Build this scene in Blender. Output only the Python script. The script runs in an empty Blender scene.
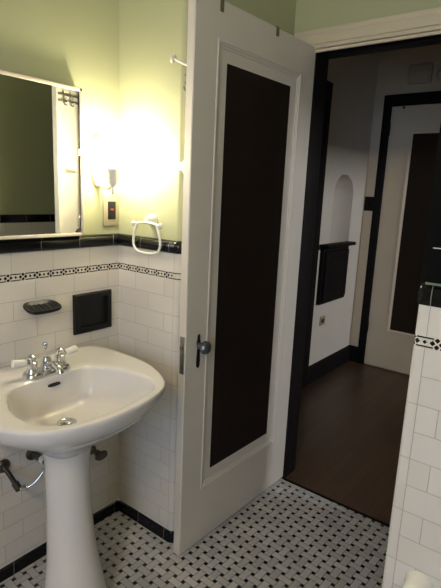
import bpy, bmesh, math, random
from mathutils import Vector, Matrix
PI = math.pi
sc = bpy.context.scene
col = sc.collection
random.seed(4)

# ------------------------------------------------------------------ helpers
def link(o, parent=None):
    col.objects.link(o)
    if parent is not None:
        o.parent = parent
        o.matrix_parent_inverse = Matrix.Translation(-Vector(parent.location)) if parent.parent is None else Matrix.Identity(4)
    return o

class MB:
    """collects geometry (world coordinates) for ONE mesh object"""
    def __init__(s):
        s.bm = bmesh.new()
        s.uv = s.bm.loops.layers.uv.new('UVMap')
    def box(s, x0, x1, y0, y1, z0, z1, bev=0.0, seg=2, mi=0):
        tb = bmesh.new()
        vs = [tb.verts.new((x, y, z)) for x in (x0, x1) for y in (y0, y1) for z in (z0, z1)]
        for f in ((0,1,3,2),(4,6,7,5),(0,4,5,1),(2,3,7,6),(0,2,6,4),(1,5,7,3)):
            tb.faces.new([vs[i] for i in f])
        if bev > 0:
            bmesh.ops.bevel(tb, geom=tb.edges[:], offset=bev, segments=seg, profile=.5, affect='EDGES')
        for f in tb.faces: f.material_index = mi
        s.add(tb); return s
    def add(s, tb, mat=None):
        if mat is not None: bmesh.ops.transform(tb, matrix=mat, verts=tb.verts[:])
        me = bpy.data.meshes.new('t'); tb.to_mesh(me); tb.free()
        n = len(s.bm.faces); s.bm.from_mesh(me); bpy.data.meshes.remove(me)
        return s
    def rings(s, rings, cap0=True, cap1=True, closed=True, mi=0):
        """loft closed rings of equal length"""
        R = [[s.bm.verts.new(p) for p in r] for r in rings]
        n = len(R[0])
        for a, b in zip(R, R[1:]):
            for i in range(n if closed else n-1):
                j = (i+1) % n
                try:
                    f = s.bm.faces.new((a[i], a[j], b[j], b[i])); f.material_index = mi
                except ValueError: pass
        if cap0: s.bm.faces.new(R[0][::-1]).material_index = mi
        if cap1: s.bm.faces.new(R[-1]).material_index = mi
        return s
    def lathe(s, prof, center=(0,0,0), axis=(0,0,1), n=32, cap=True, sx=1.0, sy=1.0):
        """prof: list of (radius, height along axis)"""
        q = Vector((0,0,1)).rotation_difference(Vector(axis).normalized()).to_matrix()
        c = Vector(center)
        rs = []
        for r, h in prof:
            r = max(r, 1e-5)
            rs.append([c + q @ Vector((r*sx*math.cos(2*PI*i/n), r*sy*math.sin(2*PI*i/n), h)) for i in range(n)])
        return s.rings(rs, cap, cap)
    def tube(s, pts, r, n=12, closed=False, cap=True):
        pts = [Vector(p) for p in pts]
        rr = r if isinstance(r, (list, tuple)) else [r]*len(pts)
        T = []
        m = len(pts)
        for i in range(m):
            if closed: t = pts[(i+1) % m]-pts[i-1]
            else: t = pts[min(i+1, m-1)]-pts[max(i-1, 0)]
            T.append(t.normalized())
        up = Vector((0,0,1)) if abs(T[0].z) < .9 else Vector((1,0,0))
        nrm = (up-T[0]*up.dot(T[0])).normalized()
        rs = []
        for i in range(m):
            if i:
                q = T[i-1].rotation_difference(T[i]); nrm = q @ nrm
                nrm = (nrm-T[i]*nrm.dot(T[i])).normalized()
            b = T[i].cross(nrm)
            rs.append([pts[i]+rr[i]*(math.cos(2*PI*k/n)*nrm+math.sin(2*PI*k/n)*b) for k in range(n)])
        if closed: rs.append(rs[0]); return s.rings(rs, False, False)
        return s.rings(rs, cap, cap)
    def build(s, name, mats, parent=None, smooth=40, merge=True, recalc=True):
        if merge: bmesh.ops.remove_doubles(s.bm, verts=s.bm.verts[:], dist=1e-6)
        if recalc: bmesh.ops.recalc_face_normals(s.bm, faces=s.bm.faces[:])
        me = bpy.data.meshes.new(name); s.bm.to_mesh(me); s.bm.free()
        for m in (mats if isinstance(mats, (list, tuple)) else [mats]): me.materials.append(m)
        if smooth:
            me.polygons.foreach_set('use_smooth', [True]*len(me.polygons))
            me.set_sharp_from_angle(angle=math.radians(smooth))
        o = bpy.data.objects.new(name, me)
        return link(o, parent)

def smooth_path(pts, n=8, closed=False):
    P = [Vector(p) for p in pts]; out = []
    m = len(P); rng = range(m if closed else m-1)
    for i in rng:
        p0 = P[i-1] if (closed or i > 0) else P[0]
        p1 = P[i]; p2 = P[(i+1) % m]
        p3 = P[(i+2) % m] if (closed or i+2 < m) else P[-1]
        for k in range(n):
            t = k/n
            out.append(.5*((2*p1)+(-p0+p2)*t+(2*p0-5*p1+4*p2-p3)*t*t+(-p0+3*p1-3*p2+p3)*t**3))
    if not closed: out.append(P[-1])
    return out

def sweep_wall(path, prof, u0=0.0, mi=0, mb=None):
    """profile (offset from the wall, z) swept along a plan path; room side = right-hand side of travel. UV.x = distance, UV.y = z"""
    mb = mb or MB()
    P = [Vector((p[0], p[1])) for p in path]
    n = len(P); N = []
    for i in range(n):
        d0 = (P[i]-P[i-1]).normalized() if i else None
        d1 = (P[i+1]-P[i]).normalized() if i < n-1 else None
        d0 = d0 or d1; d1 = d1 or d0
        n0 = Vector((d0.y, -d0.x)); n1 = Vector((d1.y, -d1.x))
        b = n0+n1; N.append(b/(b.dot(n0)) if b.length > 1e-6 else n0)
    U = [u0]
    for i in range(1, n): U.append(U[-1]+(P[i]-P[i-1]).length)
    V = [[mb.bm.verts.new((P[i].x+N[i].x*o, P[i].y+N[i].y*o, z)) for o, z in prof] for i in range(n)]
    for i in range(n-1):
        for k in range(len(prof)-1):
            f = mb.bm.faces.new((V[i][k], V[i+1][k], V[i+1][k+1], V[i][k+1])); f.material_index = mi
            for l, (u, v) in zip(f.loops, ((U[i], prof[k][1]), (U[i+1], prof[k][1]), (U[i+1], prof[k+1][1]), (U[i], prof[k+1][1]))):
                l[mb.uv].uv = (u, v)
    for e in (0, -1):
        try: mb.bm.faces.new(V[e])
        except ValueError: pass
    return mb

def thing(name, label, cat, loc, group=None):
    o = bpy.data.objects.new(name, None); col.objects.link(o)
    o.empty_display_size = .05
    o.location = loc; o['label'] = label; o['category'] = cat
    if group: o['group'] = group
    return o
def tag(o, label, cat, group=None):
    o['label'] = label; o['category'] = cat
    if group: o['group'] = group
    return o
def struct(o, label=None):
    o['kind'] = 'structure'
    if label: o['label'] = label
    return o
def boolean_cut(o, cutter_mb):
    c = cutter_mb.build('cutter', [], None, smooth=0)
    m = o.modifiers.new('cut', 'BOOLEAN'); m.operation = 'DIFFERENCE'; m.object = c; m.solver = 'EXACT'
    dg = bpy.context.evaluated_depsgraph_get(); dg.update()
    me = bpy.data.meshes.new_from_object(o.evaluated_get(dg))
    o.modifiers.clear(); old = o.data; o.data = me
    bpy.data.meshes.remove(old); cm = c.data
    bpy.data.objects.remove(c); bpy.data.meshes.remove(cm)

# ------------------------------------------------------------------ materials
class NT:
    def __init__(s, name):
        s.m = bpy.data.materials.new(name); s.m.use_nodes = True
        s.t = s.m.node_tree; s.b = s.t.nodes['Principled BSDF']
    def n(s, typ, **kw):
        x = s.t.nodes.new(typ)
        for k, v in kw.items(): setattr(x, k, v)
        return x
    def lk(s, a, b): s.t.links.new(a, b)
    def val(s, sock, v):
        if isinstance(v, (int, float)): sock.default_value = v
        else: s.lk(v, sock)
    def math(s, op, a, b=None, c=None):
        x = s.n('ShaderNodeMath', operation=op)
        for i, v in enumerate((a, b, c)):
            if v is not None: s.val(x.inputs[i], v)
        return x.outputs[0]
    def mix(s, fac, a, b):
        x = s.n('ShaderNodeMix', data_type='RGBA')
        s.val(x.inputs[0], fac)
        for sk, v in ((x.inputs[6], a), (x.inputs[7], b)):
            if isinstance(v, tuple): sk.default_value = (*v, 1)
            else: s.lk(v, sk)
        return x.outputs[2]
    def noise(s, scale, detail=3, vec=None):
        x = s.n('ShaderNodeTexNoise'); x.inputs['Scale'].default_value = scale; x.inputs['Detail'].default_value = detail
        if vec is not None: s.lk(vec, x.inputs['Vector'])
        return x.outputs[0]
    def objco(s): return s.n('ShaderNodeTexCoord').outputs['Object']
    def uvxy(s):
        sp = s.n('ShaderNodeSeparateXYZ'); s.lk(s.n('ShaderNodeTexCoord').outputs['UV'], sp.inputs[0]); return sp.outputs[0], sp.outputs[1]
    def white(s, a, b):
        cx = s.n('ShaderNodeCombineXYZ'); s.val(cx.inputs[0], a); s.val(cx.inputs[1], b)
        w = s.n('ShaderNodeTexWhiteNoise', noise_dimensions='2D'); s.lk(cx.outputs[0], w.inputs['Vector']); return w.outputs['Value']
    def base(s, c, rough=.5, metal=0., spec=.5):
        if isinstance(c, tuple): s.b.inputs['Base Color'].default_value = (*c, 1)
        else: s.lk(c, s.b.inputs['Base Color'])
        s.val(s.b.inputs['Roughness'], rough); s.b.inputs['Metallic'].default_value = metal
        s.b.inputs['Specular IOR Level'].default_value = spec
        return s
    def bump(s, h, strength=.3, dist=.001):
        x = s.n('ShaderNodeBump'); x.inputs['Strength'].default_value = strength; x.inputs['Distance'].default_value = dist
        s.lk(h, x.inputs['Height']); s.lk(x.outputs[0], s.b.inputs['Normal']); return s

def plain(name, c, rough=.5, metal=0., var=.06, scale=25., bump=.0, spec=.5):
    t = NT(name); co = t.objco(); nz = t.noise(scale, 4, co)
    lo = tuple(max(0, x*(1-var)) for x in c); hi = tuple(min(1, x*(1+var)) for x in c)
    t.base(t.mix(nz, lo, hi), rough, metal, spec)
    if bump: t.bump(t.noise(scale*4, 3, co), bump, .0008)
    return t.m

M = {}
GREEN = (.42, .435, .26)
M['green'] = plain('sage_green_wall_paint', GREEN, .55, var=.03, scale=6, bump=.25)
M['ceiling'] = plain('ceiling_paint', (.62, .6, .5), .7, var=.03)
M['side_paint'] = plain('low_bounce_dark_paint', (.10, .085, .065), .7, var=.05)  # kept dark so the unseen hall ceiling and added room bounce little light
M['door_white'] = plain('off_white_gloss_paint', (.63, .59, .52), .38, var=.03, scale=5, bump=.12)
M['casing_white'] = plain('cream_casing_paint', (.62, .55, .40), .38, var=.03, scale=8, bump=.12)
M['hall_plaster'] = plain('hall_plaster', (.70, .65, .56), .75, var=.04, scale=6, bump=.4)
M['dark_wood'] = plain('near_black_stained_wood', (.0095, .0082, .0080), .6, var=.3, scale=14, bump=.1, spec=.12)
M['hall_warm_lit'] = plain('warm_lit_hall_paint', (.70, .60, .44), .6, var=.04, scale=6, bump=.2)  # warm light on the far wall and door put into the colour
M['porcelain'] = plain('white_porcelain', (.72, .695, .675), .09, var=.01, scale=4)
M['porcelain_dim'] = plain('white_glazed_ceramic', (.78, .76, .70), .15, var=.01)
M['chrome'] = plain('polished_chrome', (.68, .68, .68), .12, metal=1., var=.04)
M['old_chrome'] = plain('tarnished_chrome', (.13, .118, .105), .32, metal=1., var=.25, scale=60)
M['bronze'] = plain('aged_dark_bronze', (.035, .028, .022), .4, metal=.8, var=.3, scale=60)
M['steel_old'] = plain('worn_steel', (.30, .29, .25), .4, metal=1., var=.35, scale=90)
M['strap_metal'] = plain('dull_brass_clip', (.20, .17, .10), .5, metal=.5, var=.25, scale=90)
M['glass_knob'] = NT('clear_glass_knob').base((.10, .105, .095), .06).m
M['glass_knob'].node_tree.nodes['Principled BSDF'].inputs['Transmission Weight'].default_value = .3
M['black_glaze'] = plain('black_glazed_ceramic', (.005, .005, .005), .38, var=.2, spec=.3)
M['plate'] = plain('cream_plastic_plate', (.36, .31, .20), .4, var=.02)
M['socket_white'] = plain('white_socket_ceramic', (.66, .56, .42), .35, var=.02)
M['black_plastic'] = plain('black_plastic', (.008, .008, .008), .4, var=.1)
M['red_plastic'] = plain('red_button', (.45, .04, .02), .4, var=.1)
M['towel'] = plain('black_terry_cloth', (.0035, .004, .0035), .95, var=.4, scale=300, bump=.6, spec=.1)
M['hall_box'] = plain('painted_chime_cover', (.50, .43, .34), .6, var=.04)
M['mirror_frame'] = plain('mirror_frame_paint', (.66, .59, .47), .75, var=.03)
M['rubber'] = plain('dark_gap', (.01, .01, .01), .8, var=.1)
M['wire'] = plain('grey_steel_wire', (.22, .22, .21), .4, metal=.6, var=.1)

# dark inset door panel: brown stained veneer, fine vertical grain
def veneer(name, a, b, rough):
    t = NT(name); mp = t.n('ShaderNodeMapping'); mp.inputs['Scale'].default_value = (40, 40, 1.5)
    t.lk(t.objco(), mp.inputs[0]); nz = t.noise(1.0, 6, mp.outputs[0])
    t.base(t.mix(nz, a, b), rough, spec=.15); t.bump(nz, .06, .0005); return t.m
M['veneer'] = veneer('dark_brown_veneer', (.0125, .0082, .0060), (.0200, .0135, .0100), .55)
M['veneer_hall'] = veneer('brown_hall_veneer', (.020, .0125, .0075), (.030, .0195, .0115), .65)

def emission(name, c, s):
    t = NT(name); t.base((0.9, .85, .7), .3)
    t.b.inputs['Emission Color'].default_value = (*c, 1); t.b.inputs['Emission Strength'].default_value = s
    return t.m

# white wall tiles: 6x3 in running bond, joints given by distance along the wall (UV.x) and height (UV.y)
def wall_tile(name, offset_a, offset_b, bull=None):
    t = NT(name); u, z = t.uvxy()
    zz = t.math('DIVIDE', t.math('SUBTRACT', 1.08, z), .068)
    top = t.math('GREATER_THAN', z, 1.09)
    row = t.math('MULTIPLY_ADD', top, -1.0, t.math('MULTIPLY', t.math('FLOOR', zz), t.math('SUBTRACT', 1.0, top)))
    fr = t.math('FRACT', zz)
    dz = t.math('MULTIPLY', t.math('MINIMUM', fr, t.math('SUBTRACT', 1.0, fr)), .068)
    dz = t.math('ADD', t.math('MULTIPLY', dz, t.math('SUBTRACT', 1.0, top)), t.math('MULTIPLY', top, .05))
    par = t.math('PINGPONG', row, 1.0)              # 0 for even courses, 1 for odd
    off = t.math('ADD', t.math('MULTIPLY', par, offset_b), t.math('MULTIPLY', t.math('SUBTRACT', 1.0, par), offset_a))
    uu = t.math('DIVIDE', t.math('SUBTRACT', u, off), .155)
    fu = t.math('FRACT', uu); cu = t.math('FLOOR', uu)
    du = t.math('MULTIPLY', t.math('MINIMUM', fu, t.math('SUBTRACT', 1.0, fu)), .155)
    if bull:                                         # narrow bullnose column at the outside corner
        lo, hi = bull
        inb = t.math('MULTIPLY', t.math('GREATER_THAN', u, lo), t.math('LESS_THAN', u, hi))
        eb = t.math('MINIMUM', t.math('ABSOLUTE', t.math('SUBTRACT', u, lo)), t.math('ABSOLUTE', t.math('SUBTRACT', u, hi)))
        z2 = t.math('FRACT', t.math('DIVIDE', t.math('SUBTRACT', 1.08, z), .136))
        dzb = t.math('MULTIPLY', t.math('MINIMUM', z2, t.math('SUBTRACT', 1.0, z2)), .136)
        du = t.math('MINIMUM', t.math('ADD', t.math('MULTIPLY', du, t.math('SUBTRACT', 1.0, inb)), t.math('MULTIPLY', inb, .05)), eb)
        dz = t.math('ADD', t.math('MULTIPLY', dz, t.math('SUBTRACT', 1.0, inb)), t.math('MULTIPLY', dzb, inb))
        cu = t.math('ADD', cu, t.math('MULTIPLY', inb, 37.0))
    d = t.math('MINIMUM', du, dz)
    g = t.math('SUBTRACT', 1.0, t.math('SMOOTH_MIN', 1.0, t.math('MAXIMUM', 0.0, t.math('DIVIDE', t.math('SUBTRACT', d, .0003), .0009)), .01))
    w = t.white(cu, row)
    tile = t.mix(w, (.665, .625, .565), (.70, .66, .60))
    c = t.mix(g, tile, (.36, .32, .25))
    t.base(c, t.math('MULTIPLY_ADD', g, .5, .16))
    h = t.math('ADD', t.math('MULTIPLY', g, -1.0), t.math('MULTIPLY', t.noise(4.0, 2, t.objco()), 1.2))
    t.bump(h, .45, .0012)
    return t.m
M['tile'] = wall_tile('white_wall_tile', -.2105+.155, -.140+.155, (.302, .342))
M['tile_chase'] = wall_tile('white_wall_tile_chase', .064, .142, (-.02, .017))

def black_tile(name, joints_off):
    t = NT(name); u, z = t.uvxy()
    f = t.math('FRACT', t.math('DIVIDE', t.math('SUBTRACT', u, joints_off), .155))
    d = t.math('MULTIPLY', t.math('MINIMUM', f, t.math('SUBTRACT', 1.0, f)), .155)
    g = t.math('LESS_THAN', d, .0011)
    t.base(t.mix(g, (.0055, .0055, .006), (.20, .19, .17)), .16, spec=.3)
    return t.m
M['black_tile'] = black_tile('black_cap_tile', -.025)
M['black_tile_chase'] = black_tile('black_cap_tile_chase', .017)

def deco_tile(name, phase, end=.300):
    """listello: two black lines, a cluster of four lozenges every 52 mm, a single dot between"""
    t = NT(name); u, z = t.uvxy()
    v = t.math('SUBTRACT', z, 1.0925)
    f = t.math('MULTIPLY', t.math('SUBTRACT', t.math('FRACT', t.math('ADD', t.math('DIVIDE', t.math('SUBTRACT', u, phase), .052), .5)), .5), .052)
    af = t.math('ABSOLUTE', f); av = t.math('ABSOLUTE', v)
    def loz(du, dv, r):
        a = t.math('ABSOLUTE', t.math('SUBTRACT', af, du)) if du else af
        b = t.math('ABSOLUTE', t.math('SUBTRACT', av, dv)) if dv else av
        return t.math('LESS_THAN', t.math('ADD', a, b), r)
    k = t.math('MAXIMUM', loz(.0095, 0, .0064), loz(0, .0078, .0062))
    k = t.math('MAXIMUM', k, loz(.026, 0, .0050))
    k = t.math('MULTIPLY', k, t.math('LESS_THAN', u, end))
    line = t.math('LESS_THAN', t.math('ABSOLUTE', t.math('SUBTRACT', av, .0102)), .0017)
    line = t.math('MULTIPLY', line, t.math('MAXIMUM', t.math('GREATER_THAN', af, .0075), t.math('GREATER_THAN', u, end)))
    k = t.math('MAXIMUM', k, line)
    t.base(t.mix(k, (.66, .61, .52), (.010, .009, .009)), .2)
    return t.m
M['deco'] = deco_tile('listello_tile', 0.006)
M['deco_chase'] = deco_tile('listello_tile_chase', .041, 9.0)

# basket-weave floor: 1x2 white tiles around small black squares
def floor_tile():
    t = NT('basket_weave_floor_tile'); p = .041
    mp = t.n('ShaderNodeMapping', vector_type='TEXTURE'); mp.inputs['Location'].default_value = (.2947, -.1121, 0)
    mp.inputs['Rotation'].default_value = (0, 0, math.radians(-2.5)); mp.inputs['Scale'].default_value = (p, p, p)
    t.lk(t.objco(), mp.inputs[0])
    sp = t.n('ShaderNodeSeparateXYZ'); t.lk(mp.outputs[0], sp.inputs[0])
    i, j = t.math('FLOOR', sp.outputs[0]), t.math('FLOOR', sp.outputs[1])
    fx, fy = (t.math('SUBTRACT', t.math('FRACT', sp.outputs[k]), .5) for k in (0, 1))
    odd = t.math('FLOORED_MODULO', t.math('ADD', i, j), 2.0)         # 1: tile lies along x
    def sel(a, b): return t.math('ADD', t.math('MULTIPLY', a, odd), t.math('MULTIPLY', b, t.math('SUBTRACT', 1.0, odd)))
    a, b = sel(fx, fy), sel(fy, fx)
    aa, ab = t.math('ABSOLUTE', a), t.math('ABSOLUTE', b)
    H = .333
    strip = t.math('GREATER_THAN', ab, H)
    e1 = t.math('ABSOLUTE', t.math('SUBTRACT', ab, H)); e2 = t.math('ABSOLUTE', t.math('SUBTRACT', aa, H))
    e = t.math('MINIMUM', e1, t.math('ADD', e2, t.math('MULTIPLY', t.math('SUBTRACT', 1.0, strip), 9.0)))
    g = t.math('SUBTRACT', 1.0, t.math('MINIMUM', 1.0, t.math('MAXIMUM', 0.0, t.math('DIVIDE', t.math('SUBTRACT', e, .012), .02))))
    dot = t.math('MULTIPLY', strip, t.math('GREATER_THAN', aa, H))
    sg = t.math('MULTIPLY', t.math('SIGN', b), strip)
    ti = t.math('ADD', i, t.math('MULTIPLY', sg, t.math('SUBTRACT', 1.0, odd)))
    tj = t.math('ADD', j, t.math('MULTIPLY', sg, odd))
    w = t.white(ti, tj)
    tile = t.mix(w, (.42, .41, .385), (.55, .54, .515))
    c = t.mix(g, tile, (.10, .09, .075))
    c = t.mix(dot, c, (.007, .007, .008))
    t.base(c, t.math('MULTIPLY_ADD', g, .3, .30))
    t.bump(t.math('MULTIPLY', g, -1.0), .5, .001)
    return t.m
M['floor_tile'] = floor_tile()

def wood_floor():
    t = NT('dark_hall_floorboards'); co = t.objco()
    sp = t.n('ShaderNodeSeparateXYZ'); t.lk(co, sp.inputs[0])
    k = t.math('DIVIDE', sp.outputs[0], .057); f = t.math('FRACT', k)
    w = t.white(t.math('FLOOR', k), t.math('FLOOR', t.math('ADD', t.math('DIVIDE', sp.outputs[1], .9), t.math('MULTIPLY', t.math('FLOOR', k), .37))))
    mp = t.n('ShaderNodeMapping'); mp.inputs['Scale'].default_value = (60, 2.5, 1); t.lk(co, mp.inputs[0])
    nz = t.noise(1.0, 5, mp.outputs[0])
    c = t.mix(t.math('MULTIPLY_ADD', nz, .6, t.math('MULTIPLY', w, .4)), (.040, .0225, .0125), (.095, .054, .031))
    gap = t.math('LESS_THAN', t.math('MINIMUM', f, t.math('SUBTRACT', 1.0, f)), .02)
    c = t.mix(gap, c, (.022, .012, .007))
    t.base(c, t.math('MULTIPLY_ADD', nz, .2, .28), spec=.45); t.bump(nz, .12, .001)
    return t.m
M['wood_floor'] = wood_floor()

# ------------------------------------------------------------------ dimensions (metres; sink wall x=0, tiled stub y=0)
W_ST, D = .327, .69          # stub width, door wall plane
DT = .11                     # door wall thickness
XE, YE = 1.2, -.1655         # outside corner of the right-hand chase
XR, YB, ZC = 2.5, -2.7, 2.6  # room extents
XF, YG = -.088, 2.67         # hall walls
OX0, OX1, OZ = .437, 1.195, 1.99   # door opening
pl = .006                    # tile stands this far off the plaster
ZCAP = 1.22

# ------------------------------------------------------------------ shell
struct(MB().box(-.15, XR+.1, YB-.1, D+.004, -.08, 0).build('floor', M['floor_tile'], smooth=0))
struct(MB().box(XF-.3, 2.4, D+.004, YG+.2, -.08, -.002).build('floor_hall', M['wood_floor'], smooth=0))
struct(MB().box(-.15, XR+.1, YB-.1, D+DT, ZC, ZC+.08).build('ceiling', M['ceiling'], smooth=0))
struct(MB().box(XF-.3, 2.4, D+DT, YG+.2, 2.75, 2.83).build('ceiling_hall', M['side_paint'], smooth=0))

wl = struct(MB().box(-.15, -pl, YB, D+.02, 0, ZC).build('wall_left', M['green'], smooth=0))
def arc(cx, cy, r, a0, a1, n=6):
    return [(cx+r*math.cos(math.radians(a0+(a1-a0)*k/n)), cy+r*math.sin(math.radians(a0+(a1-a0)*k/n))) for k in range(n+1)]
def prism(outline, z0, z1, mat, name):
    mb = MB(); mb.rings([[(x, y, z0) for x, y in outline], [(x, y, z1) for x, y in outline]]); return mb.build(name, mat, smooth=30)
R1 = .018
st = [(-pl+.001, pl)] + arc(W_ST-pl-R1, pl+R1, R1, -90, 0) + [(W_ST-pl, D+.01), (-pl+.001, D+.01)]
struct(prism(st, 0, ZC, M['green'], 'wall_back'))
R2 = .010
ch = [(XR, YE+pl)] + [(XR, D+.01), (XE+pl, D+.01)] + arc(XE+pl+R2, YE+pl+R2, R2, 180, 270)
struct(prism(ch, 0, ZC, M['green'], 'wall_right'))
struct(MB().box(XR, XR+.1, YB-.1, D, 0, ZC).build('wall_right_side', M['green'], smooth=0))
# wall behind the camera with its daylight window
WX0, WX1, WZ0, WZ1 = 1.25, 2.15, 1.0, 2.1
wr = MB()
wr.box(-.15, WX0, YB-.1, YB, 0, ZC).box(WX1, XR+.1, YB-.1, YB, 0, ZC).box(WX0, WX1, YB-.1, YB, 0, WZ0).box(WX0, WX1, YB-.1, YB, WZ1, ZC)
struct(wr.build('wall_rear', M['green'], smooth=0))
wf = MB()
wf.box(WX0-.08, WX0+.03, YB-.06, YB+.015, WZ0-.08, WZ1+.08).box(WX1-.03, WX1+.08, YB-.06, YB+.015, WZ0-.08, WZ1+.08)
wf.box(WX0-.08, WX1+.08, YB-.06, YB+.03, WZ0-.08, WZ0+.03).box(WX0-.08, WX1+.08, YB-.06, YB+.015, WZ1-.03, WZ1+.08)
wf.box(WX0, WX1, YB-.05, YB-.01, (WZ0+WZ1)/2-.018, (WZ0+WZ1)/2+.018)
struct(wf.build('window_1', M['casing_white'], smooth=0))
# doorway wall
dw = MB()
dw.box(-.15, OX0-.02, D, D+DT, 0, 2.75).box(OX0-.02, OX1+.02, D, D+DT, OZ+.02, 2.75).box(OX1+.02, 2.5, D, D+DT, 0, 2.75)
for f in dw.bm.faces:
    c = f.calc_center_median(); f.material_index = 1 if (c.y > D+DT-.001) else 0
struct(dw.build('wall_doorway', [M['green'], M['hall_plaster']], smooth=0))

# tile dado, listello, black cap and black base along the sink wall and the stub
pathL = [(0, YB), (0, 0)] + arc(W_ST-R1, R1, R1, -90, 0) + [(W_ST, D-.02)]
U0 = YB
def strips(path, u0, tile, blk, dec, nm, out=1.0):
    mb = sweep_wall(path, [(-pl, .001), (0, .001), (0, 1.08), (0, 1.105), (0, 1.175), (-pl, 1.175)], u0)
    for f in mb.bm.faces:
        z = f.calc_center_median().z
        f.material_index = 1 if 1.081 < z < 1.104 and len(f.verts) == 4 else 0
    struct(mb.build('wall_tile_'+nm, [tile, dec], smooth=50, recalc=False))
    cap = [(-pl, 1.1745), (.004, 1.1745), (.010, 1.178), (.0145, 1.186), (.016, 1.197), (.0135, 1.208), (.008, 1.216), (0, 1.2195), (-pl, 1.22)]
    cap = [(o*out if o > 0 else o, z) for o, z in cap]
    struct(sweep_wall(path, cap, u0).build('trim_cap_'+nm, blk, smooth=60, recalc=False))
    bs = [(0, .0005), (.012, .0005), (.012, .004), (.0085, .010), (.007, .018), (.007, .036), (.0045, .043), (0, .0455)]
    struct(sweep_wall(path, bs, u0).build('baseboard_'+nm, blk, smooth=60, recalc=False))
strips(pathL, U0, M['tile'], M['black_tile'], M['deco'], 'left')
pathE = [(XE, D-.03), (XE, YE+R2)] + arc(XE+R2, YE+R2, R2, 180, 270)[1:] + [(XR, YE), (XR, YB)]
lenE = (D-.03-YE-R2)+R2*PI/2
strips(pathE, -(lenE)+R2*.0, M['tile_chase'], M['black_tile_chase'], M['deco_chase'], 'right', .3)

# ------------------------------------------------------------------ doorway: casing (room side, cream), jamb (dark)
cs = MB()
def casing_profile(mb, x0, x1, z0, z1):
    mb.box(x0, x1, D-.018, D, z0, z1, .002)
cx0, cx1 = W_ST+.003, OX0-.040
cs.box(cx0, cx1, D-.014, D-.001, 0, OZ-.008, .002)
cs.box(OX1+.0, XE+.003, D-.012, D-.001, 0, OZ-.008, .001)
z = OZ-.008
cs.box(cx0, XE, D-.010, D-.001, z, z+.013, .003).box(cx0, XE, D-.016, D-.001, z+.014, z+.024, .004).box(cx0, XE, D-.009, D-.001, z+.024, z+.031, .001)
cs.box(cx0, XE, D-.014, D-.001, z+.031, z+.072, .004).box(cx0, XE, D-.016, D-.001, z+.068, 2.072, .006)
struct(cs.build('trim_1', M['casing_white']), 'cream door casing over the open bathroom doorway')
jb = MB()
jb.box(OX0-.02, OX0, D+.001, D+DT+.004, 0, OZ, .001).box(OX1, OX1+.02, D+.001, D+DT+.004, 0, OZ, .001)
jb.box(OX0-.02, OX1+.02, D+.001, D+DT+.004, OZ, OZ+.02, .001)
jb.box(OX0, OX1, D+.045, D+DT-.01, OZ-.011, OZ, .001).box(OX1-.011, OX1, D+.045, D+DT-.01, 0, OZ, .001)
struct(jb.build('trim_2', M['dark_wood']), 'near black jamb lining the bathroom doorway')
hc = MB()
hc.box(OX0-.10, OX0-.006, D+DT, D+DT+.018, 0, OZ+.1, .003).box(OX1+.006, OX1+.1, D+DT, D+DT+.018, 0, OZ+.1, .003).box(OX0-.10, OX1+.1, D+DT, D+DT+.018, OZ+.006, OZ+.1, .003)
struct(hc.build('trim_3', M['dark_wood']))
struct(MB().box(OX0, OX1, D-.002, D+.012, -.01, .004, .002).build('trim_4', M['dark_wood']), 'dark threshold strip between tile and wood')

# ------------------------------------------------------------------ bathroom door (open, standing at right angles)
def panel_door(name, label, x0, x1, y0, y1, z0, z1, opening, steps, mats, axis='x'):
    """slab in world coords whose thickness runs along x; opening=(y0,y1,z0,z1) outer moulding line; steps=list of (inset, depth)"""
    root = thing(name, label, 'door', ((x0+x1)/2, y1, z0))
    oy0, oy1, oz0, oz1 = opening
    mb = MB()
    def rect(y0, y1, z0, z1, x): return [(x, y0, z0), (x, y1, z0), (x, y1, z1), (x, y0, z1)]
    e = .003
    rs = [rect(y0+e, y1-e, z0+e, z1-e, x1), rect(oy0, oy1, oz0, oz1, x1)]
    back = [rect(y0+e, y1-e, z0+e, z1-e, x0), rect(oy0, oy1, oz0, oz1, x0)]
    mid = (x0+x1)/2
    mb.rings([back[1], back[0], rect(y0, y1, z0, z1, x0+e), rect(y0, y1, z0, z1, x1-e), rs[0], rs[1], back[1]], False, False)
    fr = mb.build('door_frame', mats[0], root, smooth=25)
    mm = MB()
    f = [rect(oy0+i, oy1-i, oz0+i, oz1-i, x1+d) for i, d in steps]
    b = [rect(oy0+i, oy1-i, oz0+i, oz1-i, x0-d) for i, d in steps]
    mm.rings([rect(oy0, oy1, oz0, oz1, x1-.004)]+f, False, False); mm.rings([rect(oy0, oy1, oz0, oz1, x0+.004)]+b, False, False)
    mm.build('molding', mats[0], root, smooth=20)
    i, d = steps[-1]
    MB().box(x0-d-.0006, x1+d+.0006, oy0+i-.001, oy1-i+.001, oz0+i-.001, oz1-i+.001).build('door_panel', mats[1], root, smooth=0)['label'] = 'dark brown inset door panel'
    return root
steps = [(0, 0), (.002, .0022), (.007, .0026), (.009, .0002), (.014, -.0004), (.016, -.003), (.022, -.0034), (.024, -.0056), (.030, -.0062), (.064, -.0095)]
HX0, HX1, HY0, HY1 = .401, .435, -.050, .689
door = panel_door('door_1', 'white bathroom door with dark brown inset panel, standing wide open', HX0, HX1, HY0, HY1, .014, 2.004,
                  (.060, .587, .248, 1.886), steps, [M['door_white'], M['veneer']])
door['kind'] = 'structure'
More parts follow.
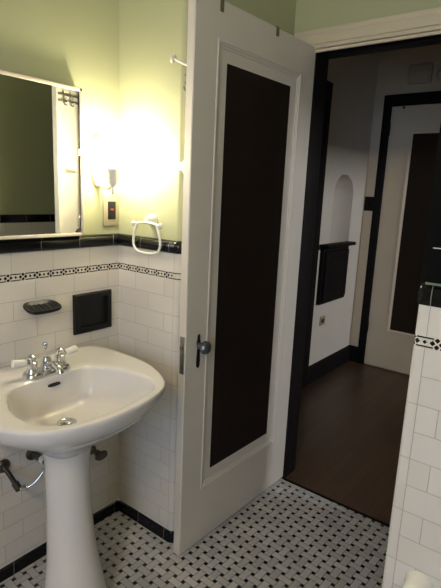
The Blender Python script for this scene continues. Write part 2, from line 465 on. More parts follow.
# knob set: long narrow escutcheon, rosette neck and faceted glass knob, on both faces
def escutcheon(parent, x, sgn):
    mb = MB()
    prof = [(.768, .004), (.776, .0085), (.795, .0095), (.82, .0078), (.842, .0068), (.852, .010), (.862, .0105), (.872, .008), (.880, .0062), (.889, .0065), (.894, .003)]
    rs = []
    for z, h in prof:
        rs.append([(x, .018-h, z), (x+sgn*.003, .018-h*.8, z), (x+sgn*.004, .018, z), (x+sgn*.003, .018+h*.8, z), (x, .018+h, z)])
    mb.rings(rs, True, True)
    return mb.build('escutcheon', M['bronze'], parent, smooth=50)
def knob(parent, x, sgn):
    mb = MB()
    mb.lathe([(.013, 0), (.013, .004), (.009, .007), (.0075, .018), (.010, .020)], (x+sgn*.003, .018, .852), (sgn, 0, 0), 24)
    k = mb.build('knob_neck', M['steel_old'], parent)
    mb = MB()
    mb.lathe([(.012, 0), (.0215, .003), (.0245, .009), (.0245, .016), (.020, .022), (.011, .0255), (.004, .026)], (x+sgn*.023, .018, .852), (sgn, 0, 0), 12)
    g = mb.build('door_knob', M['glass_knob'], parent, smooth=15)
    g['label'] = 'faceted glass door knob'
escutcheon(door, HX1, 1); escutcheon(door, HX0, -1)
knob(door, HX1, 1); knob(door, HX0, -1)
lp = MB().box(.411, .431, HY0-.0022, HY0+.001, .757, .895, .0008)
lp.box(.415, .426, HY0-.010, HY0, .848, .864, .002).box(.417, .424, HY0-.0032, HY0, .788, .806, .0005)
for z in (.768, .884): lp.lathe([(.0035, 0), (.0035, .001), (.001, .0016)], (.421, HY0-.0022, z), (0, -1, 0), 10)
lp.build('latch_plate', M['steel_old'], door)['label'] = 'worn steel latch plate in door edge'

# ------------------------------------------------------------------ over-the-door wire rack on the back of the door
rack = thing('over_door_rack', 'wire hook rack hung over the top edge of the white bathroom door', 'hook rack', (.39, .22, 1.98))
for y, z in ((.073, 1.966), (.396, 1.974)):
    mb = MB()
    mb.box(HX1+.0005, HX1+.0025, y-.009, y+.009, z, 2.0065, .0006).box(HX0-.0025, HX1+.0025, y-.009, y+.009, 2.0045, 2.0065, .0006)
    mb.box(HX0-.0025, HX0-.0005, y-.009, y+.009, 1.74, 2.0065, .0006)
    mb.lathe([(.004, 0), (.004, .0015), (.002, .002)], (HX1+.0025, y, z+.012), (1, 0, 0), 12)
    mb.build('strap', M['strap_metal'], rack)
for z in (1.757, 1.733):
    MB().tube([(HX0-.006, -.045, z), (HX0-.006, .46, z)], .0035, 10).build('rail', M['wire'], rack)
def hook_pts(y): return smooth_path([(HX0-.006, y, 1.772), (HX0-.007, y, 1.74), (HX0-.012, y, 1.722), (HX0-.026, y, 1.716), (HX0-.035, y, 1.728)], 5)
for y in (-.022, .010, .055, .16, .22, .33, .39):
    MB().tube(hook_pts(y), .003, 8).build('hook', M['wire'], rack)
mb = MB(); mb.tube([(.4005, -.034, 1.784), (.352, -.052, 1.808)], .0038, 10)
peg = mb.build('peg', M['porcelain_dim'], rack)
mb = MB(); mb.lathe([(.008, 0), (.014, .001), (.0142, .007), (.010, .009)], (.352, -.052, 1.808), (-.91, -.36, .40), 16)
mb.build('peg_tip', M['porcelain_dim'], peg)
# white bracket lower on the door back
br = MB()
br.box(.388, HX0-.0008, -.040, .034, 1.452, 1.496, .003).box(.347, .391, -.036, .006, 1.458, 1.490, .009, 3)
br = tag(br.build('coat_hook', M['porcelain_dim']), 'white porcelain hook sticking out behind the open door edge', 'hook')

# swing the door (and what hangs on it) a degree past square about its hinge edge
ANG = -.030; HP = Vector(((HX0+HX1)/2, HY1, 0))
for o_ in (door, rack):
    o_.location = HP+Matrix.Rotation(ANG, 3, 'Z') @ (Vector(o_.location)-HP); o_.rotation_euler.z = ANG
br.data.transform(Matrix.Translation(HP) @ Matrix.Rotation(ANG, 4, 'Z') @ Matrix.Translation(-HP))

# ------------------------------------------------------------------ framed mirror on the sink wall
mir = thing('wall_mirror', 'rectangular mirror in a thin cream frame above the sink', 'mirror', (-.0, -.49, 1.222))
my0, my1, mz0, mz1, mx = -.80, -.184, 1.222, 1.721, .031
fw = .0115
fm = MB()
fm.box(-.0055, mx, my0, my0+fw, mz0, mz1, .002).box(-.0055, mx, my1-fw, my1, mz0, mz1, .002)
fm.box(-.0055, mx, my0, my1, mz0, mz0+fw, .002).box(-.0055, mx, my0, my1, mz1-fw, mz1, .002)
fm.build('mirror_frame', M['mirror_frame'], mir)
MB().box(-.005, .0260, my0+fw-.002, my1-fw+.002, mz0+fw-.002, mz1-fw+.002).build('backing_board', M['rubber'], mir, smooth=0)
gm = NT('silvered_glass').base((.80, .83, .78), .0, metal=1.).m
MB().box(.0262, .0280, my0+fw, my1-fw-.004, mz0+fw, mz1-fw).build('mirror_glass', gm, mir, smooth=0)

# ------------------------------------------------------------------ wall sconce
SX, SY = .100, -.112
scn = thing('wall_sconce', 'lit wall sconce with bare bulb between mirror and room corner', 'wall light', (0, -.098, 1.395))
mb = MB()
def oval(ry, rz, x): return [(x, -.098+ry*math.cos(2*PI*k/40), 1.488+rz*math.sin(2*PI*k/40)) for k in range(40)]
mb.rings([oval(.034, .094, -.0055), oval(.034, .094, .003), oval(.031, .091, .008), oval(.024, .083, .009), oval(.021, .080, .014), oval(.006, .02, .017)], True, True)
mb.build('backplate', M['socket_white'], scn)
mb = MB(); mb.tube(smooth_path([(.012, -.098, 1.405), (.035, -.100, 1.396), (.062, -.104, 1.392), (.085, -.109, 1.396), (SX, SY, 1.408)], 6), .0055, 12)
mb.lathe([(.010, 0), (.011, .004), (.006, .012)], (.012, -.098, 1.405), (1, 0, -.3), 16)
mb.build('arm', M['socket_white'], scn)
mb = MB(); mb.lathe([(.004, 1.372), (.007, 1.375), (.0045, 1.381), (.0045, 1.398), (.010, 1.404), (.0165, 1.412), (.0185, 1.420), (.0185, 1.452), (.0205, 1.455), (.0205, 1.462), (.014, 1.463)], (SX, SY, 0), (0, 0, 1), 24)
mb.build('lamp_socket', M['porcelain_dim'], scn)
mb = MB(); mb.lathe([(.010, 1.462), (.0125, 1.466), (.0135, 1.474), (.019, 1.484), (.0265, 1.497), (.030, 1.512), (.0295, 1.526), (.024, 1.541), (.013, 1.551), (.001, 1.554)], (SX, SY, 0), (0, 0, 1), 28)
M['bulb'] = emission('lit_bulb', (1.0, .88, .66), 235.0)
mb.build('bulb', M['bulb'], scn)

# ------------------------------------------------------------------ power outlet under the sconce
ol = thing('power_outlet', 'cream wall outlet with dark face and red button under sconce', 'outlet', (0, -.040, 1.31))
mb = MB(); mb.box(-.0055, .001, -.075, -.0015, 1.250, 1.371, .0035, 3); mb.build('cover_plate', M['plate'], ol)
MB().box(-.002, .0032, -.0540, -.0175, 1.2765, 1.3440, .001).build('receptacle', M['black_plastic'], ol)
MB().box(.002, .0048, -.043, -.028, 1.311, 1.3165, .0008).build('test_button', M['red_plastic'], ol)
MB().box(.002, .0045, -.043, -.028, 1.3035, 1.309, .0008).build('reset_button', M['black_plastic'], ol)
mb = MB()
mb.bm.free()
for z in (1.2625, 1.3585):
    mb = MB(); mb.lathe([(.003, 0), (.003, .0008), (.001, .0012)], (.001, -.0375, z), (1, 0, 0), 10); mb.build('cover_screw', M['plate'], ol)

# ------------------------------------------------------------------ towel ring on the stub wall
tr = thing('towel_ring', 'white towel ring hanging on the green wall over black trim', 'towel ring', (.197, 0, 1.29))
mb = MB(); mb.lathe([(.022, 0), (.0225, .004), (.019, .010), (.014, .018), (.0125, .024), (.0135, .031), (.011, .036), (.002, .038)], (.186, pl, 1.288), (0, -1, 0), 28)
mb.build('wall_mount', M['porcelain_dim'], tr)
MB().tube(smooth_path([(.120, -.028, 1.270), (.155, -.028, 1.275), (.186, -.028, 1.277), (.217, -.028, 1.275), (.254, -.028, 1.270)], 6), .0050, 14).build('cross_bar', M['porcelain_dim'], tr)
for x, s in ((.120, -1), (.254, 1)):
    mb = MB(); mb.lathe([(.0050, 0), (.009, .002), (.0105, .007), (.008, .012), (.003, .015)], (x-s*.003, -.028, 1.270), (s, 0, 0), 18)
    mb.build('finial', M['porcelain_dim'], tr)
pts = smooth_path([(.138, -.028, 1.271), (.126, -.028, 1.246), (.117, -.028, 1.215), (.119, -.028, 1.188), (.136, -.028, 1.171), (.160, -.028, 1.166), (.187, -.028, 1.165), (.214, -.028, 1.166), (.238, -.028, 1.171), (.255, -.028, 1.188), (.257, -.028, 1.215), (.248, -.028, 1.246), (.236, -.028, 1.271)], 7)
MB().tube(pts, .0046, 12).build('ring', M['porcelain_dim'], tr)

# ------------------------------------------------------------------ black soap dish
def soap():
    mb = MB()
    cy = -.366; n = 48
    def ol_(sx, sy, z, dx=0.0):
        r = []
        for k in range(n):
            a = 2*PI*k/n; c, s = math.cos(a), math.sin(a)
            ex = .55
            y = cy+sy*math.copysign(abs(c)**ex, c)
            t = (s+1)/2
            x = dx+sx*(math.copysign(abs(s)**.7, s)+1)/2
            w = 1.0-.16*(1-t)
            r.append((x, cy+(y-cy)*w, z-.30*(x-.03)))
        return r
    rs = [ol_(.046, .036, .976, .001), ol_(.062, .054, .979, .0005), ol_(.071, .066, .986, .0005), ol_(.073, .070, .992, .0005), ol_(.071, .0685, .9955, .001),
          ol_(.061, .060, .995, .006), ol_(.055, .054, .9905, .009), ol_(.040, .04, .9885, .016)]
    mb.rings(rs)
    o = mb.build('soap_dish', M['black_glaze'], smooth=50)
    tag(o, 'black ceramic soap dish on the white tile above the sink', 'soap dish')
    rb = MB()
    for k in range(5):
        y = cy-.036+k*.018
        rb.tube([(.016, y, .9937), (.058, y, .9811)], .0014, 8)
    rb.build('drain_rib', M['black_glaze'], o)
soap()

# ------------------------------------------------------------------ black recessed holder in the tile
ry0, ry1, rz0, rz1 = -.219, -.046, .850, 1.003
iy0, iy1, iz0, iz1 = -.196, -.068, .873, .983
cut = MB(); cut.box(-.09, .05, iy0-.004, iy1+.004, iz0-.004, iz1+.004)
boolean_cut(wl, cut)
wt = bpy.data.objects['wall_tile_left']
rc = MB()
def rct(x, y0, y1, z0, z1): return [(x, y0, z0), (x, y1, z0), (x, y1, z1), (x, y0, z1)]
rc.rings([rct(.0003, ry0, ry1, rz0, rz1), rct(.010, ry0, ry1, rz0, rz1), rct(.016, ry0+.004, ry1-.004, rz0+.004, rz1-.004), rct(.017, ry0+.012, ry1-.012, rz0+.012, rz1-.012),
          rct(.014, iy0, iy1, iz0, iz1), rct(.002, iy0+.003, iy1-.003, iz0+.003, iz1-.003), rct(.0012, iy0+.02, iy1-.02, iz0+.02, iz1-.02)], True, True)
rco = rc.build('tile_niche_frame', M['black_glaze'], smooth=30)
tag(rco, 'black square ceramic holder set in white tile right of the soap dish', 'tile holder')

# ------------------------------------------------------------------ pedestal sink
CY = -.445
sink = thing('pedestal_sink', 'white pedestal sink with chrome faucet below the mirror', 'sink', (.265, CY, 0))
outer_h = [(.003, 0), (.003, .278), (.010, .290), (.033, .302), (.059, .311), (.115, .316), (.2, .318), (.286, .313), (.35, .299), (.41, .273), (.45, .251), (.484, .226), (.51, .195), (.53, .152), (.545, .097), (.552, .045), (.554, 0)]
inner_h = [(.181, 0), (.181, .075), (.184, .120), (.198, .150), (.24, .176), (.30, .201), (.36, .214), (.42, .212), (.46, .196), (.490, .164), (.508, .124), (.518, .06), (.520, 0)]
def polar(half, cx, n=144):
    pts = [(x-cx, h) for x, h in half]+[(x-cx, -h) for x, h in half[-2:0:-1]]
    out = []
    m = len(pts)
    for k in range(n):
        a = 2*PI*k/n+1e-4; dx, dy = math.cos(a), math.sin(a); best = None
        for i in range(m):
            (ax, ay), (bx, by) = pts[i], pts[(i+1) % m]
            ex, ey = bx-ax, by-ay; den = dx*ey-dy*ex
            if abs(den) < 1e-9: continue
            t = (ax*ey-ay*ex)/den; s_ = (ax*dy-ay*dx)/den
            if t > 0 and -1e-6 <= s_ <= 1+1e-6: best = t if best is None else max(best, t)
        out.append((dx*best, dy*best))
    # light smoothing
    for _ in range(1):
        rr = [math.hypot(*p) for p in out]
        rr = [(rr[i-1]+2*rr[i]+rr[(i+1) % n])/4 for i in range(n)]
        out = [(math.cos(2*PI*k/n+1e-4)*rr[k], math.sin(2*PI*k/n+1e-4)*rr[k]) for k in range(n)]
    return out
OCX = .34
OUT = polar(outer_h, OCX); INN = [(x, y+.007) for x, y in polar(inner_h, OCX)]
def ringo(s, z, c=(OCX, 0), src=None, minx=.0025):
    src = src or OUT
    r = []
    for x, y in src:
        X, Y = OCX+x, y
        X = c[0]+(X-c[0])*s; Y = c[1]+(Y-c[1])*s
        r.append((max(X, minx), CY+Y, z))
    return r
def blend(t, z):
    return [(max(OCX+a[0]*(1-t)+b[0]*t, .0025), CY+a[1]*(1-t)+b[1]*t, z) for a, b in zip(OUT, INN)]
DR = (.272, .006); ZR = .800
UC = (.285, 0)
rs = [ringo(q_, z_, UC) for q_, z_ in ((.22, .590), (.25, .604), (.33, .624), (.44, .648), (.56, .671), (.68, .693), (.78, .7125), (.86, .7305), (.92, .747), (.96, .763), (.985, .778), (.997, .789), (1, .794), (.997, .7985))]
rs += [ringo(.990, ZR+.0003), blend(.15, ZR+.0012), blend(.40, ZR), blend(.80, ZR-.001), blend(.94, ZR-.0025), blend(1, ZR-.0065)]
for s_, z in ((.988, .787), (.975, .770), (.957, .750), (.935, .730), (.90, .711), (.84, .695), (.74, .685), (.58, .679), (.40, .674), (.22, .671), (.09, .669)):
    rs.append(ringo(s_, z, DR, INN))
mb = MB(); mb.rings(rs, True, True)
basin = mb.build('basin', M['porcelain'], sink, smooth=60)
mb = MB(); mb.lathe([(.030, 0), (.030, .0025), (.026, .004), (.022, .003), (.019, .001)], (DR[0], CY+DR[1], .6692), (0, 0, 1), 28)
dr = mb.build('drain_flange', M['chrome'], basin)
mb = MB(); mb.lathe([(.017, 0), (.0175, .004), (.012, .006), (.002, .0065)], (DR[0], CY+DR[1], .6700), (0, 0, 1), 24); mb.build('stopper', M['chrome'], basin)
ov = MB()
def slot(hw, hh, k=20):
    r = []
    for i in range(k):
        a = 2*PI*i/k; c, s_ = math.cos(a), math.sin(a)
        r.append((hw*math.copysign(abs(c)**.5, c), hh*s_))
    return r
sl = slot(.021, .0058)
nx = Vector((.93, 0, .37)).normalized(); tz = Vector((-.37, 0, .93)).normalized(); oc = Vector((.1875, CY+.020, .7680))
ov.rings([[oc-nx*.008+Vector((0, 1, 0))*a+tz*b for a, b in sl], [oc+nx*.0035+Vector((0, 1, 0))*a+tz*b for a, b in sl]])
ov.build('overflow_slot', M['rubber'], basin)['label'] = 'dark overflow slot'
# pedestal column: front-bulging oval that flares towards the floor
PX = .268
prof = [(.104, .001), (.108, .012), (.107, .03), (.102, .06), (.096, .10), (.089, .15), (.082, .20), (.0765, .26), (.0725, .33), (.0700, .42), (.0695, .50), (.0715, .56), (.078, .60), (.090, .628), (.098, .640)]
mb = MB()
mb.rings([[(PX+.035*max(0, 1-z/.5)**1.6+r*1.0*math.cos(2*PI*k/48), CY+.008+r*1.0*math.sin(2*PI*k/48), z) for k in range(48)] for r, z in prof])
mb.build('pedestal', M['porcelain'], sink, smooth=60)
# centre-set faucet
FX, FY, FZ = .146, -.424, ZR-.004
fau = MB()
def stad(hl, hw, z, n=40):
    r = []
    for k in range(n):
        a = 2*PI*k/n; c, s_ = math.cos(a), math.sin(a)
        r.append((FX+hw*s_, FY+(hl-hw)*(1 if c > 0 else -1)*(1 if abs(c) > 1e-6 else 0)+hw*c, z))
    return r
fau.rings([stad(.081, .033, FZ), stad(.081, .033, FZ+.008), stad(.078, .030, FZ+.014), stad(.06, .016, FZ+.017)])
faucet = fau.build('faucet', M['chrome'], sink, smooth=45)
mb = MB(); mb.lathe([(.020, FZ+.012), (.019, FZ+.026), (.015, FZ+.036), (.016, FZ+.046), (.012, FZ+.054), (.003, FZ+.057)], (FX, FY, 0), (0, 0, 1), 24)
mb.tube(smooth_path([(FX+.004, FY, FZ+.030), (FX+.035, FY, FZ+.038), (FX+.054, FY, FZ+.037), (FX+.072, FY, FZ+.029), (FX+.079, FY, FZ+.017)], 6), [.012]*12+[.011]*12+[.0105], 16)
mb.build('spout', M['chrome'], faucet)
mb = MB(); mb.lathe([(.0028, FZ+.05), (.0028, FZ+.080), (.005, FZ+.083), (.0085, FZ+.089), (.0095, FZ+.095), (.0075, FZ+.102), (.002, FZ+.105)], (FX-.004, FY, 0), (0, 0, 1), 18)
mb.build('lift_rod', M['chrome'], faucet)
for s in (-1, 1):
    py = FY+s*.0515
    mb = MB(); mb.lathe([(.0205, FZ+.012), (.0195, FZ+.020), (.0155, FZ+.026), (.0155, FZ+.040), (.0175, FZ+.044), (.0165, FZ+.049), (.010, FZ+.053), (.0095, FZ+.056), (.0125, FZ+.061), (.0120, FZ+.069), (.0055, FZ+.074), (.001, FZ+.075)], (FX, py, 0), (0, 0, 1), 24)
    mb.build('valve_post', M['chrome'], faucet)
    d = Vector((-.10 if s < 0 else -.02, s*1.0, .12)).normalized()
    c = Vector((FX, py, FZ+.050))
    mb = MB(); mb.lathe([(.0065, 0), (.0065, .018), (.009, .021)], c, d, 16); mb.build('lever_stem', M['chrome'], faucet)
    mb = MB(); mb.lathe([(.0085, .019), (.0105, .022), (.0115, .028), (.0125, .042), (.0130, .056), (.0115, .062), (.004, .065)], c, d, 20)
    mb.build('lever_handle', M['porcelain_dim'], faucet)['label'] = 'white ceramic lever handle'

# ------------------------------------------------------------------ plumbing behind the pedestal
sv = thing('water_supply_pipe', 'tarnished supply pipe bending out of the tile left of the pedestal', 'pipe', (0, -.512, .44))
mb = MB(); mb.lathe([(.025, 0), (.024, .004), (.018, .009), (.011, .012)], (.0005, -.512, .440), (1, 0, 0), 28); mb.build('wall_flange', M['old_chrome'], sv)
mb = MB(); mb.tube([(.008, -.512, .440), (.050, -.513, .421), (.088, -.514, .402)], .0085, 14)
mb.tube([(.078, -.514, .408), (.102, -.513, .395)], .0125, 14); mb.build('pipe', M['old_chrome'], sv)
mb = MB(); mb.tube(smooth_path([(.104, -.512, .398), (.118, -.490, .400), (.130, -.465, .418), (.134, -.440, .446), (.136, -.430, .480), (.14, -.430, .52), (.142, -.434, .63)], 8), .0042, 10)
mb.lathe([(.0105, 0), (.0105, .016), (.007, .018)], (.106, -.509, .398), (.5, .8, .1), 6)
mb.build('flexible_hose', M['chrome'], sv)
cv = thing('drain_pipe', 'dark drain pipe with white nut joining wall behind the pedestal', 'pipe', (0, -.405, .44))
mb = MB(); mb.lathe([(.026, 0), (.025, .005), (.014, .010), (.014, .07)], (.0005, -.402, .442), (1, 0, 0), 24); mb.build('pipe', M['old_chrome'], cv)
mb = MB(); mb.lathe([(.016, .062), (.018, .066), (.018, .080), (.015, .083)], (.0005, -.402, .442), (1, 0, 0), 8); mb.build('slip_nut', M['porcelain_dim'], cv)
mb = MB(); mb.tube(smooth_path([(.075, -.402, .442), (.11, -.405, .442), (.145, -.412, .455), (.160, -.42, .49), (.162, -.424, .60)], 6), .012, 12); mb.build('trap', M['old_chrome'], cv)
vv = thing('shutoff_valve', 'tarnished shutoff valve with oval handle right of the pedestal', 'valve', (0, -.128, .335))
mb = MB(); mb.lathe([(.019, 0), (.018, .004), (.011, .008), (.009, .012), (.009, .030), (.013, .032), (.013, .046), (.007, .048), (.005, .062)], (.0005, -.140, .343), (1, 0, 0), 20); mb.build('valve_body', M['old_chrome'], vv)
mb = MB(); mb.lathe([(.008, 0), (.020, .002), (.025, .006), (.022, .012), (.006, .014)], (.056, -.140, .343), (.9, -.25, .05), 24, sx=.75, sy=1.1); mb.build('valve_handle', M['old_chrome'], vv)

# ------------------------------------------------------------------ right-hand chase: towel and paper-holder post
tw = MB()
tx0, tx1 = 1.208, 1.52
def fold(u, v): return .006*math.sin(u*23)+.004*math.sin(u*51+1.0)+.002*math.sin(v*9)
nu, nv = 36, 20
F = []; B = []
for j in range(nv+1):
    z = 1.232+(1.70-1.232)*j/nv
    F.append([(tx0+(tx1-tx0)*i/nu, YE-.030-fold(i/nu*.3, z)-.006*(1-j/nv), z) for i in range(nu+1)])
    B.append([(tx0+(tx1-tx0)*i/nu, YE-.006-fold(i/nu*.3, z)*.15, z) for i in range(nu+1)])
rs = [F[j]+B[j][::-1] for j in range(nv+1)]
tw.rings(rs)
two = tag(tw.build('hand_towel', M['towel'], smooth=60), 'black cloth hanging from a bar above the white tiled wall end', 'towel')
MB().box(1.226, 1.242, YE-.041, YE-.035, 1.3035, 1.3055, .0006).build('light_streak', M['porcelain_dim'], two)['label'] = 'small pale light streak'  # streak of light on the cloth, built as a thin pale strip
tb = thing('towel_bar', 'towel bar holding the black cloth above the white tiled wall end', 'towel bar', (1.36, YE, 1.70))
MB().tube([(1.19, YE-.018, 1.707), (1.56, YE-.018, 1.707)], .007, 12).build('bar', M['chrome'], tb)
for x in (1.235, 1.53):
    mb = MB(); mb.lathe([(.018, 0), (.016, .006), (.008, .010), (.008, .018)], (x, YE+pl, 1.707), (0, -1, 0), 16); mb.build('bar_bracket', M['chrome'], tb)
ph = thing('paper_holder', 'white porcelain paper holder post low on the tiled wall end', 'paper holder', (1.285, YE, .50))
for x in (1.287, 1.43):
    mb = MB(); n = 24
    prf = [(.034, 0), (.033, .006), (.029, .020), (.029, .040), (.027, .050), (.019, .057), (.004, .060)]
    mb.lathe(prf, (x, YE-.0005, .500), (0, -1, 0), n)
    mb.build('holder_post', M['porcelain_dim'], ph)
MB().tube([(1.30, YE-.034, .500), (1.418, YE-.034, .500)], .011, 14).build('roller', M['porcelain_dim'], ph)

# ------------------------------------------------------------------ hall
wF = struct(MB().box(XF-.30, XF, D+DT, YG+.2, 0, 2.75).build('wall_hall_left', M['hall_plaster'], smooth=0))
# arched niche
ny0, ny1, nz0, nzs = 2.085, 2.43, 1.02, 1.42
nc, nr = (ny0+ny1)/2, (ny1-ny0)/2
cut = MB(); K = 20
rs = []
for t in range(K+1):      # vertical half-round shaft topped by a quarter sphere, built as one hull of rings
    pass
sect = []
for k in range(K+1):
    a = PI*k/K
    sect.append((XF-.20*math.sin(a), nc-nr*math.cos(a)))
sect = [(XF+.03, ny0)]+sect+[(XF+.03, ny1)]
rr = [[(x, y, nz0) for x, y in sect], [(x, y, nzs) for x, y in sect]]
for k in range(1, 9):
    a = PI/2*k/9; s_ = math.cos(a); zz = nzs+nr*math.sin(a)*.85
    rr.append([((XF+(x-XF)*s_) if x < XF else x, nc+(y-nc)*s_, zz) for x, y in sect])
cut.rings(rr)
boolean_cut(wF, cut)
for p in wF.data.polygons: p.use_smooth = True
wF.data.set_sharp_from_angle(angle=math.radians(35))
struct(MB().box(XF, 2.4, YG, YG+.2, 0, 2.75).build('wall_hall_far', M['hall_warm_lit'], smooth=0))
hr = MB(); hr.box(2.2, 2.4, D+DT, .90, 0, 2.75).box(2.2, 2.4, 2.45, YG, 0, 2.75).box(2.2, 2.4, .90, 2.45, 1.95, 2.75)  # opening added so the side fill light reaches the hall
struct(hr.build('wall_hall_right', M['hall_plaster'], smooth=0))
# unseen side room, added to carry a fill light for the hall
struct(MB().box(2.4, 5.5, -1.0, YG+.2, -.08, -.002).build('floor_added_room', M['wood_floor'], smooth=0))
struct(MB().box(2.4, 5.5, -1.0, YG+.2, 2.75, 2.83).build('ceiling_added_room', M['side_paint'], smooth=0))
struct(MB().box(5.5, 5.6, -1.0, YG+.2, 0, 2.75).build('wall_added_room', M['side_paint'], smooth=0))
struct(MB().box(2.6, 5.5, -1.1, -1.0, 0, 2.75).build('wall_added_room_back', M['side_paint'], smooth=0))
struct(MB().box(2.4, 5.5, YG, YG+.2, 0, 2.75).build('wall_added_room_front', M['side_paint'], smooth=0))
# dark baseboards
bb = [(0, -.002), (.016, -.002), (.016, .118), (.010, .128), (.006, .133), (0, .135)]
struct(sweep_wall([(XF, 1.86), (XF, YG), (-.002, YG)], bb).build('baseboard_hall', M['dark_wood'], smooth=30))
# casing of the neighbouring hall door on the left wall
t5 = MB()
t5.box(XF-.001, XF+.024, 1.755, 1.875, -.002, 2.135, .004).box(XF-.001, XF+.024, .84, .94, -.002, 2.135, .004).box(XF-.001, XF+.026, .84, 1.875, 2.025, 2.135, .004)
struct(t5.build('trim_5', M['dark_wood']), 'dark door casing on the hall wall beside the niche')
d3 = MB().box(XF-.001, XF+.006, .94, 1.755, .005, 2.025).build('door_3', M['dark_wood'], smooth=0); struct(d3)
# far hall door with dark casing
GX0, GX1 = .063, .83
t6 = MB()
t6.box(GX0-.066, GX0, YG-.024, YG+.001, -.002, 2.185, .004).box(GX1, GX1+.07, YG-.024, YG+.001, -.002, 2.185, .004).box(GX0-.066, GX1+.07, YG-.026, YG+.001, 2.098, 2.185, .004)
struct(t6.build('trim_6', M['dark_wood']), 'near black casing around the far hall door')
def hall_door():
    root = thing('door_2', 'white hall door with dark panel beyond the doorway', 'door', ((GX0+GX1)/2, YG, .01)); root['kind'] = 'structure'
    y1, y0 = YG-.0005, YG-.012
    ax0, ax1, az0, az1 = .224, GX1-.165, .325, 1.915
    mb = MB()
    def rect(x0, x1, z0, z1, y): return [(x0, y, z0), (x1, y, z0), (x1, y, z1), (x0, y, z1)]
    mb.rings([rect(GX0, GX1, .012, 2.098, y1), rect(GX0, GX1, .012, 2.098, y0), rect(ax0, ax1, az0, az1, y0), rect(ax0, ax1, az0, az1, y1)], False, False)
    mb.build('door_frame', M['hall_warm_lit'], root, smooth=20)
    mm = MB(); mm.rings([rect(ax0, ax1, az0, az1, y0+.001), rect(ax0+.002, ax1-.002, az0+.002, az1-.002, y0-.003), rect(ax0+.01, ax1-.01, az0+.01, az1-.01, y0+.001), rect(ax0+.022, ax1-.022, az0+.022, az1-.022, y0+.008)], False, False)
    mm.build('molding', M['hall_warm_lit'], root, smooth=20)
    MB().box(ax0+.02, ax1-.02, y0+.0075, y1, az0+.02, az1-.02).build('door_panel', M['veneer_hall'], root, smooth=0)['label'] = 'dark brown inset door panel'
    for z in (.34, 1.93):
        mb = MB(); mb.tube([(GX0+.002, YG-.030, z-.045), (GX0+.002, YG-.030, z+.045)], .008, 10)
        mb.lathe([(.005, 0), (.006, .004), (.002, .009)], (GX0+.002, YG-.030, z+.045), (0, 0, 1), 10)
        mb.build('hinge', M['dark_wood'], root)
    mb = MB(); mb.lathe([(.012, 0), (.010, .02), (.026, .028), (.027, .044), (.012, .056)], (GX1-.06, y0, .93), (0, -1, 0), 16); mb.build('door_knob', M['bronze'], root)
hall_door()
# little spur of something on the head of the casing seen in the photo: a hook screw
mb = MB(); mb.lathe([(.010, 0), (.010, .008), (.004, .010), (.004, .018)], (.155, YG-.014, 2.092), (0, -.2, -1), 12)
tag(mb.build('door_catch', M['bronze']), 'tiny dark catch at the top of the far hall door', 'catch')
# telephone cabinet under the niche
cb = thing('telephone_cabinet', 'dark wood wall cabinet with a shelf top under the arched niche', 'wall cabinet', (XF, 2.16, .60))
cxf = XF+.030
mb = MB(); mb.box(XF+.001, cxf, 1.945, 2.380, .610, 1.035, .003); mb.build('cabinet_body', M['dark_wood'], cb)
mb = MB(); mb.box(cxf-.001, cxf+.012, 1.965, 2.360, .632, 1.005, .003)
cdoor = mb.build('cabinet_door', M['dark_wood'], cb)
mb = MB()
def rc_(x, i): return [(x, 1.965+i, .632+i), (x, 2.360-i, .632+i), (x, 2.360-i, 1.005-i), (x, 1.965+i, 1.005-i)]
mb.rings([rc_(cxf+.0115, .004), rc_(cxf+.016, .006), rc_(cxf+.016, .048), rc_(cxf+.0115, .056)], False, False)
mb.build('door_rail', M['dark_wood'], cdoor)
mb = MB(); mb.box(XF+.001, XF+.080, 1.915, 2.400, 1.035, 1.060, .008, 3)
mb.build('shelf', M['dark_wood'], cb)
# small wall fittings
po = thing('hall_outlet', 'small beige outlet low on the hall wall under the cabinet', 'outlet', (XF, 2.075, .466))
mb = MB(); mb.box(XF+.0005, XF+.007, 2.035, 2.115, .43, .50, .002); mb.build('cover_plate', M['plate'], po)
mb = MB(); mb.box(XF+.006, XF+.010, 2.052, 2.070, .450, .480, .001).box(XF+.006, XF+.010, 2.080, 2.098, .450, .480, .001); mb.build('receptacle', M['bronze'], po)
sw = thing('light_switch', 'dark switch plate beside the black casing of far hall door', 'light switch', (-.04, YG, 1.355))
mb = MB(); mb.box(-.082, -.006, YG-.008, YG-.0005, 1.298, 1.412, .002); mb.build('cover_plate', M['dark_wood'], sw)
mb = MB(); mb.box(-.050, -.042, YG-.018, YG-.006, 1.345, 1.366, .002); mb.build('toggle', M['dark_wood'], sw)
cm = thing('door_chime', 'boxy door chime on the dim hall wall over the far door', 'door chime', (.25, YG, 2.315))
mb = MB(); mb.box(.166, .334, YG-.045, YG-.0005, 2.248, 2.383, .010, 3); mb.build('chime_cover', M['hall_box'], cm)
mb = MB(); mb.box(.186, .314, YG-.050, YG-.043, 2.266, 2.365, .004); mb.build('chime_grille', M['hall_box'], cm)
sd = thing('smoke_detector', 'round disc on the dim hall wall right of the door chime', 'detector', (.425, YG, 2.30))
mb = MB(); mb.lathe([(.062, 0), (.062, .012), (.050, .024)], (.425, YG-.0005, 2.30), (0, -1, 0), 28); mb.build('rim', M['hall_box'], sd)
mb = MB(); mb.lathe([(.040, .020), (.038, .030), (.020, .034)], (.425, YG-.0005, 2.30), (0, -1, 0), 24); mb.build('disc_face', M['porcelain_dim'], sd)

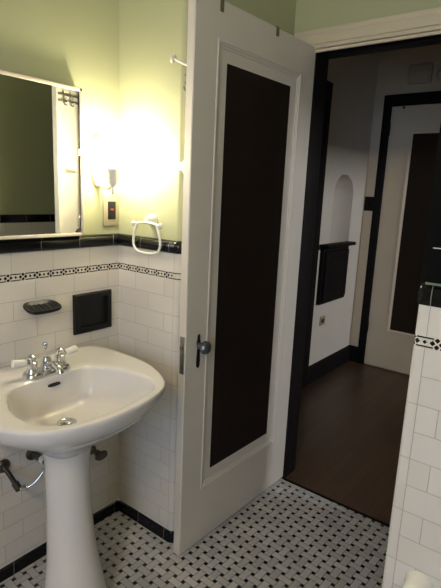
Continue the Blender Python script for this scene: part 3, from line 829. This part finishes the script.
# ------------------------------------------------------------------ light
def area(name, loc, rot, sx, sy, power, c):
    l = bpy.data.lights.new(name, 'AREA'); l.shape = 'RECTANGLE'; l.size = sx; l.size_y = sy; l.energy = power; l.color = c
    o = bpy.data.objects.new(name, l); col.objects.link(o); o.location = loc; o.rotation_euler = rot; return o
area('window_daylight', ((WX0+WX1)/2, YB-.02, (WZ0+WZ1)/2), (math.radians(90), 0, 0), WX1-WX0-.06, WZ1-WZ0-.06, 27.0, (.52, .68, 1.0))
area('hall_fill_light', (4.75, 2.05, 2.30), (0, math.radians(78), math.radians(2)), .35, .35, 62.0, (.95, .96, 1.0))  # fill light added out of view to brighten the hall walls
# ceiling globe over the room
cl = thing('ceiling_lamp', 'round globe ceiling lamp over the middle of the bathroom', 'ceiling light', (1.5, -2.3, ZC))
mb = MB(); mb.lathe([(.075, ZC), (.075, ZC-.012), (.050, ZC-.03), (.045, ZC-.16)], (1.5, -2.3, 0), (0, 0, 1), 28); mb.build('lamp_canopy', M['old_chrome'], cl)
M['globe'] = emission('lit_opal_globe', (1.0, .77, .54), 92.0)
mb = MB(); mb.lathe([(.045, ZC-.15), (.075, ZC-.17), (.095, ZC-.21), (.10, ZC-.25), (.09, ZC-.30), (.06, ZC-.335), (.001, ZC-.35)], (1.5, -2.3, 0), (0, 0, 1), 28); mb.build('lamp_globe', M['globe'], cl)
w = bpy.data.worlds.new('sky'); sc.world = w; w.use_nodes = True
bg = w.node_tree.nodes['Background']; bg.inputs[0].default_value = (.55, .68, .9, 1); bg.inputs[1].default_value = .08

# ------------------------------------------------------------------ camera
yaw, pitch, roll, f = -.657387, .207840, .0446949, 484.825
fw_ = Vector((math.sin(yaw)*math.cos(pitch), math.cos(yaw)*math.cos(pitch), -math.sin(pitch)))
r0 = fw_.cross(Vector((0, 0, 1))).normalized(); u0 = r0.cross(fw_)
r = math.cos(roll)*r0+math.sin(roll)*u0; u = -math.sin(roll)*r0+math.cos(roll)*u0
cd = bpy.data.cameras.new('camera'); cam = bpy.data.objects.new('camera', cd); col.objects.link(cam)
cam.matrix_world = Matrix(((r.x, u.x, -fw_.x, 1.49534), (r.y, u.y, -fw_.y, -1.26467), (r.z, u.z, -fw_.z, 1.39876), (0, 0, 0, 1)))
cd.sensor_fit = 'VERTICAL'; cd.sensor_height = 24.0; cd.lens = f/588*24.0; cd.clip_start = .02
sc.camera = cam
sc.view_settings.view_transform = 'Standard'; sc.view_settings.look = 'None'
sc.view_settings.exposure = 0.16; sc.view_settings.gamma = 1.0; sc.view_settings.use_curve_mapping = False
